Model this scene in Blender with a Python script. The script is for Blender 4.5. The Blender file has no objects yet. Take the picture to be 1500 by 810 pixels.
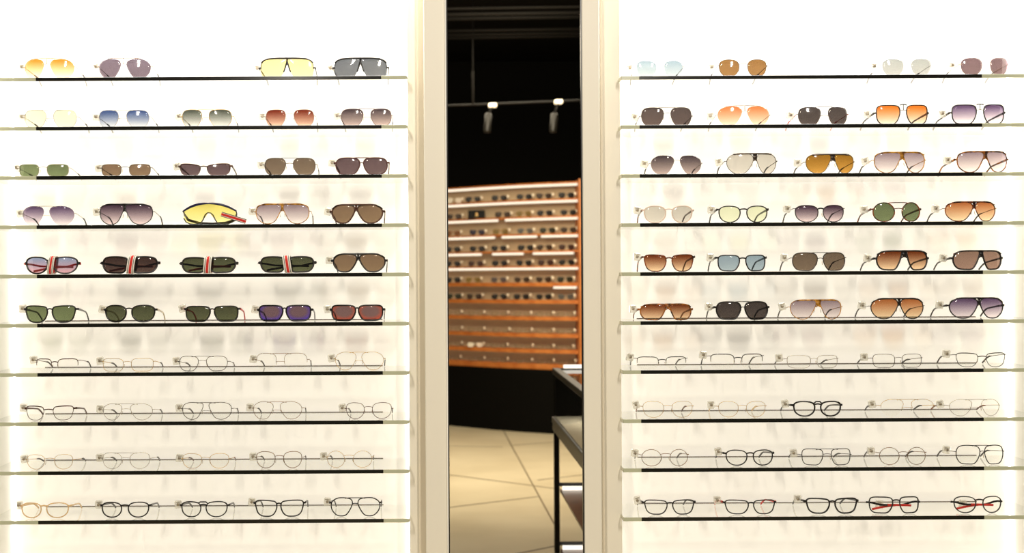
import bpy, math, random
from mathutils import Vector
random.seed(7)
SC = bpy.context.scene
COL = SC.collection
PI = math.pi

# ------------------------------------------------------------------ camera maths
F, D, ZC, ROLL = 1970.0, 3.25, 1.25, 0.0055      # focal length (px), distance to shelf fronts, eye height
CR, SR = math.cos(ROLL), math.sin(ROLL)
PX0 = 640.0
def at(px, py, y=0.0):
    """photo pixel -> point on the plane y"""
    s = (D + y) / F
    u, v = (px - PX0) * s, (405 - py) * s
    return Vector((u * CR + v * SR, y, ZC - u * SR + v * CR))

# ------------------------------------------------------------------ materials
def lin(c):
    return tuple(((v / 255) / 12.92 if v <= 10 else (((v / 255) + .055) / 1.055) ** 2.4) for v in c)
MATS = {}
def newmat(key):
    m = bpy.data.materials.new(key); m.use_nodes = True
    m.node_tree.nodes.clear()
    return m, m.node_tree.nodes, m.node_tree.links
def principled(name, rgb, rough=.4, metal=0., noise=None, spec=.5, emit=0., emit_rgb=None, linear=False):
    if name in MATS: return MATS[name]
    m, N, L = newmat(name)
    out = N.new('ShaderNodeOutputMaterial'); b = N.new('ShaderNodeBsdfPrincipled')
    c = rgb if linear else lin(rgb)
    b.inputs['Base Color'].default_value = (*c, 1)
    b.inputs['Roughness'].default_value = rough
    b.inputs['Metallic'].default_value = metal
    b.inputs['Specular IOR Level'].default_value = spec
    if emit:
        b.inputs['Emission Color'].default_value = (*lin(emit_rgb or rgb), 1)
        b.inputs['Emission Strength'].default_value = emit
    if noise:
        c2, scale, lo, hi = noise
        t = N.new('ShaderNodeTexCoord'); n = N.new('ShaderNodeTexNoise'); r = N.new('ShaderNodeValToRGB')
        n.inputs['Scale'].default_value = scale; n.inputs['Detail'].default_value = 3
        r.color_ramp.elements[0].position = lo; r.color_ramp.elements[1].position = hi
        r.color_ramp.elements[0].color = (*c, 1); r.color_ramp.elements[1].color = (*lin(c2), 1)
        L.new(t.outputs['Object'], n.inputs['Vector']); L.new(n.outputs['Fac'], r.inputs['Fac'])
        L.new(r.outputs['Color'], b.inputs['Base Color'])
    L.new(b.outputs[0], out.inputs[0])
    MATS[name] = m
    return m
FRAME = {
    'black':   lambda: principled('black_acetate', (20, 16, 15), .28),
    'matte':   lambda: principled('matte_black_rubber', (34, 30, 28), .55),
    'gun':     lambda: principled('gunmetal', (74, 64, 58), .32, .7),
    'gold':    lambda: principled('gold_metal', (196, 160, 100), .3, .75),
    'silver':  lambda: principled('silver_metal', (176, 168, 158), .3, .75),
    'bronze':  lambda: principled('bronze_metal', (120, 88, 58), .32, .7),
    'brown':   lambda: principled('brown_metal', (78, 46, 32), .35, .4),
    'wine':    lambda: principled('dark_red_metal', (84, 40, 36), .35, .3),
    'tort':    lambda: principled('tortoiseshell', (52, 26, 14), .25, 0, ((176, 104, 34), 90, .42, .62)),
    'tortred': lambda: principled('red_tortoiseshell', (40, 18, 12), .25, 0, ((150, 66, 26), 90, .45, .66)),
    'tortgold':lambda: principled('amber_tortoiseshell', (96, 54, 20), .25, 0, ((206, 146, 50), 80, .4, .6)),
    'peach':   lambda: principled('peach_crystal_acetate', (226, 190, 140), .2),
    'crystal': lambda: principled('clear_blush_acetate', (240, 216, 202), .2),
    'beige':   lambda: principled('beige_acetate', (206, 190, 160), .3),
    'red':     lambda: principled('red_rubber', (216, 48, 38), .45),
    'coral':   lambda: principled('coral_rubber', (206, 96, 82), .45),
    'tip':     lambda: principled('dark_temple_tip', (38, 26, 22), .35),
    'tiptort': lambda: principled('tortoise_temple_tip', (60, 30, 18), .3, 0, ((140, 76, 40), 90, .42, .62)),
    'navy':    lambda: principled('navy_acetate', (24, 26, 70), .3),
}
BRIGHT = {'orange', 'plum', 'yellow', 'slate', 'paleyellow', 'blue', 'greengrey', 'rust', 'paleblue', 'tobacco', 'charcoal', 'darktaupe', 'pinkorange', 'mauve', 'taupegrad', 'silver'}
LENS = {   # tint as it reads against the white back: top, bottom, mirror
    'orange': ((244, 124, 44), (255, 234, 212), .02), 'plum': ((112, 100, 112), (118, 104, 114), .04),
    'yellow': ((245, 222, 140), (248, 232, 164), .03), 'slate': ((96, 100, 106), (112, 115, 120), .05),
    'paleyellow': ((240, 238, 208), (244, 243, 220), .02), 'blue': ((72, 92, 142), (222, 228, 236), .03),
    'greengrey': ((88, 92, 82), (230, 232, 226), .03), 'rust': ((126, 54, 38), (230, 192, 166), .03),
    'taupegrad': ((88, 76, 80), (196, 176, 170), .04), 'green': ((104, 114, 82), (116, 128, 92), .03),
    'brown': ((124, 102, 82), (134, 112, 88), .04), 'mauve': ((108, 88, 92), (118, 98, 100), .05),
    'taupe': ((110, 95, 80), (122, 106, 90), .05), 'purplegrad': ((92, 72, 104), (230, 220, 226), .03),
    'purpledark': ((72, 54, 70), (222, 204, 206), .03), 'greygrad': ((150, 132, 140), (238, 228, 226), .03),
    'darkgreen': ((74, 77, 56), (90, 95, 68), .05), 'darkbrown': ((58, 42, 38), (84, 66, 60), .07),
    'blue_redsheen': ((140, 152, 186), (206, 160, 172), .07), 'paleblue': ((152, 172, 186), (194, 205, 211), .05),  # first: red reflection put into the lower tint of a blue lens
    'tobacco': ((140, 104, 62), (150, 114, 72), .05), 'silver': ((160, 164, 161), (188, 189, 185), .07),
    'darktaupe': ((92, 80, 78), (104, 90, 86), .05), 'amber': ((150, 106, 34), (196, 146, 66), .06),
    'palegreen': ((226, 230, 198), (230, 234, 206), .02), 'mirror': ((200, 195, 186), (214, 209, 200), .08), 'browngrad': ((112, 56, 28), (232, 200, 162), .03),
    'tan': ((172, 104, 60), (232, 206, 168), .03),
    'lightblue': ((148, 168, 184), (166, 184, 196), .04), 'charcoal': ((78, 70, 68), (92, 82, 78), .05),
    'pinkorange': ((242, 138, 84), (255, 232, 206), .03), 'warmtaupe': ((138, 112, 100), (152, 124, 110), .05),
    'mask': ((238, 226, 120), (246, 240, 170), .05), 'clear': ((252, 252, 250), (252, 252, 250), 0.),
    'bluemirror': ((70, 50, 190), (112, 88, 96), .05), 'redmirror': ((196, 70, 44), (118, 92, 92), .05),
}
def lens_mat(key):
    nm = key + '_lens'
    if nm in MATS: return MATS[nm]
    top, bot, mir = LENS[key]
    k = 1.0 if key == 'clear' else 1.22 if key in BRIGHT else .94
    f = lambda c: tuple(min(.99, v / k) ** .5 for v in lin(c))
    m, N, L = newmat(nm)
    out = N.new('ShaderNodeOutputMaterial'); mix = N.new('ShaderNodeMixShader')
    tr = N.new('ShaderNodeBsdfTransparent'); gl = N.new('ShaderNodeBsdfGlossy')
    gl.inputs['Roughness'].default_value = .06
    t = N.new('ShaderNodeTexCoord'); sx = N.new('ShaderNodeSeparateXYZ'); r = N.new('ShaderNodeValToRGB')
    L.new(t.outputs['Generated'], sx.inputs[0])
    if key in ('bluemirror', 'redmirror'):           # coating that shifts colour towards the rim
        a = N.new('ShaderNodeVectorMath'); a.operation = 'DISTANCE'; a.inputs[1].default_value = (.5, .5, .6)
        cb = N.new('ShaderNodeCombineXYZ'); cb.inputs[1].default_value = .5
        L.new(sx.outputs['X'], cb.inputs[0]); L.new(sx.outputs['Z'], cb.inputs[2]); L.new(cb.outputs[0], a.inputs[0]); L.new(a.outputs['Value'], r.inputs['Fac'])
        r.color_ramp.elements[0].position = .30; r.color_ramp.elements[1].position = .68
        r.color_ramp.elements[0].color = (*f(bot), 1); r.color_ramp.elements[1].color = (*f(top), 1)
    else:
        L.new(sx.outputs['Z'], r.inputs['Fac'])
        r.color_ramp.elements[0].position = .08; r.color_ramp.elements[1].position = .9
        r.color_ramp.elements[0].color = (*f(bot), 1); r.color_ramp.elements[1].color = (*f(top), 1)
    L.new(r.outputs['Color'], tr.inputs['Color'])
    fr = N.new('ShaderNodeFresnel'); fr.inputs['IOR'].default_value = 1.45
    ge = N.new('ShaderNodeNewGeometry')
    ad = N.new('ShaderNodeMath'); ad.operation = 'ADD'; ad.inputs[1].default_value = mir
    inv = N.new('ShaderNodeMath'); inv.operation = 'SUBTRACT'; inv.inputs[0].default_value = 1
    mu = N.new('ShaderNodeMath'); mu.operation = 'MULTIPLY'; mu.use_clamp = True
    fs_ = N.new('ShaderNodeMath'); fs_.operation = 'MULTIPLY'; fs_.inputs[1].default_value = .35 if key == 'clear' else 1.
    L.new(fr.outputs[0], fs_.inputs[0]); L.new(fs_.outputs[0], ad.inputs[0]); L.new(ge.outputs['Backfacing'], inv.inputs[1])
    L.new(ad.outputs[0], mu.inputs[0]); L.new(inv.outputs[0], mu.inputs[1])
    L.new(mu.outputs[0], mix.inputs[0]); L.new(tr.outputs[0], mix.inputs[1]); L.new(gl.outputs[0], mix.inputs[2])
    L.new(mix.outputs[0], out.inputs[0])
    MATS[nm] = m
    return m
def thin_glass(name, tint, refl=1.0, cloudy=0., cloud_rgb=(240, 238, 230)):
    if name in MATS: return MATS[name]
    m, N, L = newmat(name)
    out = N.new('ShaderNodeOutputMaterial'); mix = N.new('ShaderNodeMixShader')
    tr = N.new('ShaderNodeBsdfTransparent'); tr.inputs['Color'].default_value = (*tint, 1)
    gl = N.new('ShaderNodeBsdfGlossy'); gl.inputs['Roughness'].default_value = .02
    fr = N.new('ShaderNodeFresnel'); fr.inputs['IOR'].default_value = 1.5
    ge = N.new('ShaderNodeNewGeometry')
    inv = N.new('ShaderNodeMath'); inv.operation = 'SUBTRACT'; inv.inputs[0].default_value = 1
    mu = N.new('ShaderNodeMath'); mu.operation = 'MULTIPLY'
    mu2 = N.new('ShaderNodeMath'); mu2.operation = 'MULTIPLY'; mu2.inputs[1].default_value = refl
    L.new(ge.outputs['Backfacing'], inv.inputs[1]); L.new(fr.outputs[0], mu.inputs[0]); L.new(inv.outputs[0], mu.inputs[1])
    L.new(mu.outputs[0], mu2.inputs[0])
    L.new(mu2.outputs[0], mix.inputs[0]); L.new(gl.outputs[0], mix.inputs[2])
    if cloudy:
        mx = N.new('ShaderNodeMixShader'); da = N.new('ShaderNodeBsdfDiffuse'); da.inputs['Color'].default_value = (*lin(cloud_rgb), 1); tl = N.new('ShaderNodeBsdfTranslucent'); tl.inputs['Color'].default_value = (*lin(cloud_rgb), 1)
        df = N.new('ShaderNodeMixShader'); df.inputs[0].default_value = .65; L.new(da.outputs[0], df.inputs[1]); L.new(tl.outputs[0], df.inputs[2])
        mx.inputs[0].default_value = cloudy
        L.new(tr.outputs[0], mx.inputs[1]); L.new(df.outputs[0], mx.inputs[2]); L.new(mx.outputs[0], mix.inputs[1])
    else:
        L.new(tr.outputs[0], mix.inputs[1])
    L.new(mix.outputs[0], out.inputs[0])
    MATS[name] = m
    return m
def emitter(name, rgb, strength):
    if name in MATS: return MATS[name]
    m, N, L = newmat(name)
    out = N.new('ShaderNodeOutputMaterial'); e = N.new('ShaderNodeEmission')
    e.inputs['Color'].default_value = (*rgb, 1); e.inputs['Strength'].default_value = strength
    L.new(e.outputs[0], out.inputs[0]); MATS[name] = m
    return m

# ------------------------------------------------------------------ mesh builder
class MB:
    def __init__(s): s.v = []; s.f = []; s.m = []; s.smooth = []
    def add(s, v, f, mi=0, smooth=False):
        o = len(s.v); s.v += [tuple(p) for p in v]
        for q in f:
            s.f.append(tuple(i + o for i in q)); s.m.append(mi); s.smooth.append(smooth)
    def box(s, x0, x1, y0, y1, z0, z1, b=0., mi=0):
        if x1 < x0: x0, x1 = x1, x0
        if b <= 0:
            v = [(x, y, z) for z in (z0, z1) for y in (y0, y1) for x in (x0, x1)]
            s.add(v, [(0, 2, 3, 1), (4, 5, 7, 6), (0, 1, 5, 4), (2, 6, 7, 3), (0, 4, 6, 2), (1, 3, 7, 5)], mi); return
        # chamfered box: three inset quads per corner
        v = []; idx = {}
        X, Y, Z = (x0, x1), (y0, y1), (z0, z1)
        for i in (0, 1):
            for j in (0, 1):
                for k in (0, 1):
                    sx, sy, sz = (1, -1)[i], (1, -1)[j], (1, -1)[k]
                    for a in range(3):
                        p = [X[i] + sx * b, Y[j] + sy * b, Z[k] + sz * b]
                        p[a] = (X[i], Y[j], Z[k])[a]
                        idx[i, j, k, a] = len(v); v.append(p)
        f = []
        for a in range(3):
            o = [q for q in range(3) if q != a]
            for e in (0, 1):
                q = []
                for c in ((0, 0), (1, 0), (1, 1), (0, 1)):
                    t = [0, 0, 0]; t[a] = e; t[o[0]] = c[0]; t[o[1]] = c[1]
                    q.append(idx[(*t, a)])
                flip = (a == 1) ^ (e == 0)
                f.append(q[::-1] if flip else q)
        for a in range(3):
            b1, b2 = [q for q in range(3) if q != a]
            for c in ((0, 0), (1, 0), (1, 1), (0, 1)):
                t0 = [0, 0, 0]; t0[b1], t0[b2] = c; t1 = list(t0); t1[a] = 1
                f.append((idx[(*t0, b1)], idx[(*t1, b1)], idx[(*t1, b2)], idx[(*t0, b2)]))
        for i in (0, 1):
            for j in (0, 1):
                for k in (0, 1): f.append(tuple(idx[i, j, k, a] for a in range(3)))
        s.add(v, f, mi)
    def sweep(s, pts, w, t, d, closed=False, n=8, mi=0, p=.62):
        """sweep a rounded section: w across (in the plane of the path), t along d"""
        pts = [Vector(q) for q in pts]; d = Vector(d); K = len(pts)
        W = w if isinstance(w, (list, tuple)) else [w] * K
        T = t if isinstance(t, (list, tuple)) else [t] * K
        v = []
        for i, q in enumerate(pts):
            if closed: tg = pts[(i + 1) % K] - pts[i - 1]
            else: tg = pts[min(i + 1, K - 1)] - pts[max(i - 1, 0)]
            nn = d.cross(tg)
            nn = nn.normalized() if nn.length > 1e-12 else Vector((0, 0, 1))
            dd = tg.cross(nn); dd = dd.normalized() if dd.length > 1e-12 else d
            for k in range(n):
                a = 2 * PI * (k + .5) / n
                c, e = math.cos(a), math.sin(a)
                c = math.copysign(abs(c) ** p, c); e = math.copysign(abs(e) ** p, e)
                v.append(q + nn * (c * W[i] / 2) + dd * (e * T[i] / 2))
        f = []
        for i in range(K if closed else K - 1):
            j = (i + 1) % K
            for k in range(n):
                l = (k + 1) % n
                f.append((i * n + k, i * n + l, j * n + l, j * n + k))
        if not closed:
            f.append(tuple(range(n))[::-1]); f.append(tuple((K - 1) * n + k for k in range(n)))
        s.add(v, f, mi, True)
    def lathe(s, c, prof, n=20, axis='z', mi=0):
        v = []
        for r, h in prof:
            for k in range(n):
                a = 2 * PI * k / n
                q = (r * math.cos(a), r * math.sin(a), h) if axis == 'z' else (r * math.cos(a), h, r * math.sin(a))
                v.append(Vector(c) + Vector(q))
        f = [(i * n + k, i * n + (k + 1) % n, (i + 1) * n + (k + 1) % n, (i + 1) * n + k) for i in range(len(prof) - 1) for k in range(n)]
        f.append(tuple(range(n))[::-1]); f.append(tuple((len(prof) - 1) * n + k for k in range(n)))
        s.add(v, f, mi, True)
    def build(s, name, mats, parent=None, fix=True):
        me = bpy.data.meshes.new(name)
        me.from_pydata(s.v, [], s.f)
        for m in (mats if isinstance(mats, (list, tuple)) else [mats]): me.materials.append(m)
        me.polygons.foreach_set('material_index', s.m)
        me.polygons.foreach_set('use_smooth', s.smooth)
        if fix:
            import bmesh
            b = bmesh.new(); b.from_mesh(me); bmesh.ops.recalc_face_normals(b, faces=b.faces); b.to_mesh(me); b.free()
        me.update()
        o = bpy.data.objects.new(name, me); COL.objects.link(o)
        if parent: o.parent = parent
        return o
def thing(name, label, cat, loc=(0, 0, 0), group=None):
    o = bpy.data.objects.new(name, None); COL.objects.link(o); o.location = loc; o.empty_display_size = .02
    o['label'] = label; o['category'] = cat
    if group: o['group'] = group
    return o
def tag(o, label, cat, group=None):
    o['label'] = label; o['category'] = cat
    if group: o['group'] = group
    return o
def struct(o): o['kind'] = 'structure'; return o

# ------------------------------------------------------------------ lens outlines (nasal side at -x, top at +1)
CTRL = {
    'avi': [(-.8, .86), (-.3, 1), (.35, .97), (.86, .62), (1, .1), (.86, -.46), (.48, -.9), (0, -1), (-.42, -.84), (-.78, -.25), (-.98, .42)],
    'avi2': [(-.86, .9), (-.3, 1), (.4, .98), (.9, .66), (1, .05), (.84, -.55), (.4, -.96), (-.08, -1), (-.48, -.72), (-.76, -.1), (-.95, .5)],
    'nav': [(-.86, .76), (-.48, .98), (.4, 1), (.84, .78), (1, .22), (.93, -.4), (.62, -.9), (0, -1), (-.5, -.93), (-.82, -.42), (-.98, .25)],
    'pan': [(-.86, .7), (-.42, .97), (.4, 1), (.9, .72), (1, .2), (.86, -.45), (.47, -.88), (0, -1), (-.47, -.88), (-.86, -.45), (-1, .2)],
    'rec': [(-.92, .7), (-.6, .96), (0, 1), (.6, .98), (.94, .76), (1, .1), (.92, -.6), (.6, -.95), (0, -1), (-.6, -.96), (-.9, -.62), (-1, .1)],
    'way': [(-.86, .78), (-.4, .95), (.3, 1), (.8, .94), (1, .64), (.95, .05), (.77, -.6), (.42, -.93), (0, -1), (-.42, -.94), (-.77, -.58), (-.98, .15)],
    'sqr': [(-.9, .78), (-.55, .97), (.1, 1), (.66, .97), (.94, .74), (1, .2), (.92, -.5), (.62, -.92), (0, -1), (-.5, -.95), (-.82, -.52), (-1, .2)],
    'spo': [(-.95, .5), (-.6, .78), (.2, .98), (.86, .94), (1, .5), (.92, -.4), (.55, -.92), (-.2, -1), (-.7, -.82), (-.93, -.2)],
    'big': [(-.97, .8), (-.8, .98), (-.1, 1), (.55, .9), (.92, .5), (1, -.1), (.93, -.75), (.7, -1), (.1, -1), (-.42, -.98), (-.6, -.7), (-.78, -.15)],
    'flat': [(-.95, .88), (-.6, 1), (.35, .98), (.82, .72), (1, .2), (.93, -.42), (.62, -.9), (0, -1), (-.42, -.93), (-.7, -.4), (-.9, .3)],
    'wrap': [(-.96, .55), (-.7, .9), (.1, 1), (.75, .86), (1, .35), (.95, -.35), (.6, -.9), (-.1, -1), (-.6, -.94), (-.88, -.4)],
}
def outline(shape, N=48):
    if shape == 'rnd': return [(math.cos(2 * PI * k / N), math.sin(2 * PI * k / N)) for k in range(N)]
    c = CTRL[shape]; K = len(c); P = []
    sub = 6
    for i in range(K):
        a, b, d, e = c[i - 1], c[i], c[(i + 1) % K], c[(i + 2) % K]
        for j in range(sub):
            u = j / sub
            P.append(tuple(.5 * (2 * b[q] + (d[q] - a[q]) * u + (2 * a[q] - 5 * b[q] + 4 * d[q] - e[q]) * u * u + (3 * b[q] - a[q] - 3 * d[q] + e[q]) * u ** 3) for q in (0, 1)))
    # resample by arc length
    Ls = [0]
    for i in range(len(P)):
        q = P[(i + 1) % len(P)]; Ls.append(Ls[-1] + math.dist(P[i], q))
    R = []; i = 0
    for k in range(N):
        s = Ls[-1] * k / N
        while Ls[i + 1] < s: i += 1
        u = (s - Ls[i]) / max(Ls[i + 1] - Ls[i], 1e-9); a, b = P[i], P[(i + 1) % len(P)]
        R.append((a[0] + (b[0] - a[0]) * u, a[1] + (b[1] - a[1]) * u))
    xs = [p[0] for p in R]; zs = [p[1] for p in R]
    f = lambda v, lo, hi: 2 * (v - lo) / (hi - lo) - 1
    R = [(f(x, min(xs), max(xs)), f(z, min(zs), max(zs))) for x, z in R]
    if sum(R[i - 1][0] * R[i][1] - R[i][0] * R[i - 1][1] for i in range(N)) < 0: R.reverse()
    return R
_OUT = {}
def get_outline(shape, N):
    if (shape, N) not in _OUT: _OUT[shape, N] = outline(shape, N)
    return _OUT[shape, N]
def offset(pts, d):
    """move a closed counter-clockwise polygon inwards by d"""
    K = len(pts); R = []
    for i in range(K):
        a, b = pts[i - 1], pts[(i + 1) % K]
        tx, tz = b[0] - a[0], b[1] - a[1]; l = math.hypot(tx, tz) or 1
        R.append((pts[i][0] - tz / l * d, pts[i][1] + tx / l * d))
    return R
def lens_mesh(pts, yf, thick=.0016, dome=.0012):
    K = len(pts); cx = sum(p[0] for p in pts) / K; cz = sum(p[1] for p in pts) / K
    rings = (1., .8, .55, .28); mb = MB(); v = []
    for side in (0, 1):
        for r in rings:
            for x, z in pts:
                X, Z = cx + (x - cx) * r, cz + (z - cz) * r
                v.append((X, yf(X) - dome * (1 - r * r) + side * thick, Z))
        v.append((cx, yf(cx) - dome + side * thick, cz))
    per = K * len(rings) + 1; f = []
    for side in (0, 1):
        o = side * per
        for q in range(len(rings) - 1):
            for k in range(K):
                l = (k + 1) % K
                g = (o + q * K + k, o + q * K + l, o + (q + 1) * K + l, o + (q + 1) * K + k)
                f.append(g if side == 0 else g[::-1])
        q = len(rings) - 1
        for k in range(K):
            g = (o + q * K + k, o + q * K + (k + 1) % K, o + per - 1); f.append(g if side == 0 else g[::-1])
    for k in range(K):
        l = (k + 1) % K; f.append((k, per + k, per + l, l))
    mb.add(v, f, 0, True)
    return mb

# ------------------------------------------------------------------ the two lit cases: shelves
SHELF_DEPTH = .2
ROWS = {'left': [at(300, 115.0 + 72.13 * k).z for k in range(10)], 'right': [at(1200, 112.6 + 71.85 * k).z for k in range(10)]}
TH = .0090
def shelf_top(case, row): return ROWS[case][row - 1] + TH / 2
ORD = ['top', 'second', 'third', 'fourth', 'fifth', 'sixth', 'seventh', 'eighth', 'ninth', 'bottom']
FRONT = .030           # how far behind the shelf front the spectacles stand
SPX = (D + FRONT) / F

TAGM = lambda: thin_glass('clear_tag_plastic', (.96, .95, .93), 1.2, .42, (250, 247, 238))
TAGC = lambda: principled('tag_metal_core', (170, 158, 138), .35, .5)
def security_tag(parent, x, y, z, rot=0.):
    mb = MB(); s = .0085
    mb.box(-s, s, -.006, .006, -.0095, .0095, .002)
    t = mb.build('security_tag', TAGM(), parent); t.location = (x, y, z); t.rotation_euler = (0, rot, rot * .6)
    c = MB(); c.lathe((0, 0, 0), [(.0022, -.0066), (.0034, -.0066), (.0034, .004), (.0022, .004)], 12, 'y')
    c.box(-.0062, .0062, -.0015, .0025, .0035, .0062, .0006)
    c.build('tag_lock', TAGC(), t)
    return t

def spectacles(case, row, L0, L1, R0, R1, yt, shape, style, rim, fcol, lens, bridge, desc, temple=None, tipcol=None, zh=.62,
               wrap=.006, folded=False, strap=None, tagged=True, bar=None, bar_w=None, tube=None, brow=None, taglow=0., nose=False):
    sun = lens != 'clear'
    zt = shelf_top(case, row)
    xc_px = (L0 + R1) / 2
    top = at(xc_px, yt, FRONT).z
    h = max(top - zt - .0006, .016)
    origin = Vector((at(xc_px, yt, FRONT).x, FRONT, zt + .0006))
    kind = 'sunglasses' if sun else 'eyeglasses'
    where = ('%s shelf down, %s case' % (ORD[row - 1], case)) if 1 < row < 10 else '%s shelf, %s case' % (ORD[row - 1], case)
    root = thing(kind, desc + ', ' + where, kind, origin, '%s on the %s case shelves' % (kind, case))
    X = lambda px: at(px, yt, FRONT).x - origin.x
    half = (X(R1) - X(L0)) / 2
    yf = lambda x: wrap * min(abs(x) / half, 1.3) ** 2
    fm = FRAME[fcol](); tm = FRAME[temple or fcol]()
    plastic = rim >= 2.0
    rim *= 1.28
    rw = rim / 1000
    if tube is None: tube = .0036 if plastic else .0016
    sides = []
    for sgn, a, b in ((-1, X(L0), X(L1)), (1, X(R0), X(R1))):
        w = (b - a) / 2; c = (a + b) / 2
        pts = [(c + sgn * x * w, (z + 1) / 2 * h) for x, z in get_outline(shape, 48)]
        if sgn < 0: pts.reverse()
        sides.append((sgn, a, b, pts))
    fr = MB()
    # lenses
    for sgn, a, b, pts in sides:
        lp = offset(pts, rw * .55) if style in ('full', 'brow') else pts
        lens_mesh(lp, lambda x: yf(x) + .0006).build('lens', lens_mat(lens), root)
    # rims
    for sgn, a, b, pts in sides:
        cl = offset(pts, rw / 2)
        P = [(x, yf(x), z) for x, z in cl]
        if style == 'full':
            fr.sweep(P, rw, tube, (0, 1, 0), True)
        elif style in ('semi', 'brow'):
            if style == 'brow': fr.sweep(P, .0014, .0016, (0, 1, 0), True)
            thr = h * (.42 if style == 'semi' else .66)
            K = len(P); ins = [q[2] > thr for q in P]
            st = next(i for i in range(K) if ins[i] and not ins[i - 1])
            arc = []
            for i in range(K):
                if not ins[(st + i) % K]: break
                arc.append(P[(st + i) % K])
            n = len(arc)
            ww = [rw * (.55 + .45 * math.sin(PI * min(1, max(0, i / (n - 1))))) for i in range(n)]
            fr.sweep(arc, ww, tube, (0, 1, 0))
    if nose:                                        # dark nose arms down the inner lens edges
        for sgn, a, b, pts in sides:
            c = (a + b) / 2
            A = sorted([(x, z) for x, z in pts if sgn * (x - c) < -(b - a) * .18 and h * .22 < z < h * .9], key=lambda q: -q[1])
            fr.sweep([(x, yf(x) - .0004, z) for x, z in A], .0034, .004, (0, 1, 0))
    # bridge
    nl = sides[0][2]; nr = sides[1][1]              # nasal extremes
    def edge(sgn, z):                               # x of the nasal edge at height z
        pts = sides[0 if sgn < 0 else 1][3]
        xs = [x for x, q in pts if abs(q - z) < h * .09]
        return (max(xs) if sgn < 0 else min(xs)) if xs else (nl if sgn < 0 else nr)
    def edge_top(x):
        best = 0
        for _s, a, b, pts in sides:
            zz = [q for p, q in pts if abs(p - x) < (b - a) * .06]
            if zz: best = max(best, max(zz))
        return best
    bw = (bar_w or max(rim, 1.2)) / 1000
    def arch(z0, rise, w, dep, inset=.6):
        xl, xr = edge(-1, z0) - rw * inset, edge(1, z0) + rw * inset
        P = []
        for i in range(13):
            u = i / 12; x = xl + (xr - xl) * u
            P.append((x, yf(x) - .0006, z0 + rise * math.sin(PI * u)))
        fr.sweep(P, w, dep, (0, 1, 0))
    def topbar(frac, w, dep, lift=0., bow=.0, mat=None, target=None):
        xl = nl - (nl - sides[0][1]) * frac; xr = nr + (sides[1][2] - nr) * frac
        P = []
        for i in range(17):
            u = i / 16; x = xl + (xr - xl) * u
            zz = h - w / 2 - .0002 + lift + bow * math.sin(PI * u) - (.0016 * abs(2 * u - 1) ** 4)
            P.append((x, yf(x) - .0012, zz))
        (target or fr).sweep(P, w, dep, (0, 1, 0))
    extra = None
    if bridge == 'arch': arch(h * .71, .0016, bw, tube)
    elif bridge == 'key': arch(h * .77, .0014, max(bw, .0036), tube, .4)
    elif bridge == 'double':
        arch(h * .66, .0012, max(bw * .8, .0011), tube)
        topbar(.35, max(bw * .8, .0012), tube * .8)
    elif bridge == 'wide':
        topbar(.75, max(bw, .0036), tube)
        arch(h * .62, .003, .0034, tube, .5)
        xm0, xm1 = edge(-1, h * .8) - .001, edge(1, h * .8) + .001
        fr.sweep([((xm0 + xm1) / 2, yf(0) - .0004, h * q) for q in (.66, .8, .95)], [xm1 - xm0 - .001, xm1 - xm0, xm1 - xm0 + .003], tube, (0, 1, 0))
    elif bridge == 'bar':
        extra = MB(); topbar(bar or .5, max(bw, .0018), .002, .0016, target=extra)
        arch(h * .7, .0012, .0012, .0014)
        fr.sweep([((nl + nr) / 2, yf(0) - .0012, h * q) for q in (.72, .88, 1.0)], .0016, .0014, (0, 1, 0))
    elif bridge == 'high': topbar(.3, max(bw, .0012), .0014); arch(h * .5, .001, .0010, .0012)
    if brow:                                        # heavy brow band along the whole top
        bb = MB()
        xl, xr = sides[0][1] + .002, sides[1][2] - .002; P = []
        for i in range(25):
            x = xl + (xr - xl) * i / 24; P.append((x, yf(x) - .0014, edge_top(x) - brow * .0005 if edge_top(x) else h - brow * .0005))
        for i, q in enumerate(P):
            if nl - .004 < q[0] < nr + .004: P[i] = (q[0], q[1], h - brow * .0005)
        bb.sweep(P, [brow / 1000 * (.5 + .5 * math.sin(PI * (.08 + .84 * i / 24))) for i in range(25)], .003, (0, 1, 0))
        bb.build('brow_bar', FRAME['black']() if fcol not in ('tort', 'tortgold', 'tortred') else fm, root)
    # end pieces
    zH = h * zh; hin = []
    for sgn, a, b, pts in sides:
        xe = [x for x, q in pts if abs(q - zH) < h * .1]
        xo = (min(xe) if sgn < 0 else max(xe)) if xe else (a if sgn < 0 else b)
        ew = max(rim * 1.1, 1.4) / 1000 if plastic else .0016
        P = [(xo - sgn * rw * .9, yf(xo), zH), (xo + sgn * .0014, yf(xo) + .0004, zH), (xo + sgn * .0032, yf(xo) + .0024, zH), (xo + sgn * .0036, yf(xo) + .006, zH)]
        tg_ = MB() if style == 'none' else fr
        tg_.sweep(P, .0024 if plastic else .0016, [ew * 1.5, ew * 1.5, ew * 1.3, ew * 1.2] if plastic else ew, (0, 0, 1))
        if style == 'none': tg_.build('hinge', fm, root)
        hin.append((sgn, xo + sgn * .0034, yf(xo) + .004))
    if fr.v: fr.build('bridge' if style == 'none' else 'frame', fm, root)
    if extra and extra.v: extra.build('top_bar', fm, root)
    # nose pads on wire fronts
    if not plastic and style != 'none':
        for sgn in (-1, 1):
            zz = h * .42; xe = edge(sgn, zz)
            p = MB()
            p.sweep([(xe - sgn * .0012, .0055, zz + .0045), (xe - sgn * .0008, .006, zz), (xe + sgn * .0004, .0066, zz - .0045)], [.002, .0034, .002], .0012, (1, 0, 0), n=8)
            p.build('nose_pad', thin_glass('nose_pad_silicone', (.8, .76, .7), 1, .35, (200, 180, 150)), root)
    # temples
    tl = .136
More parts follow.
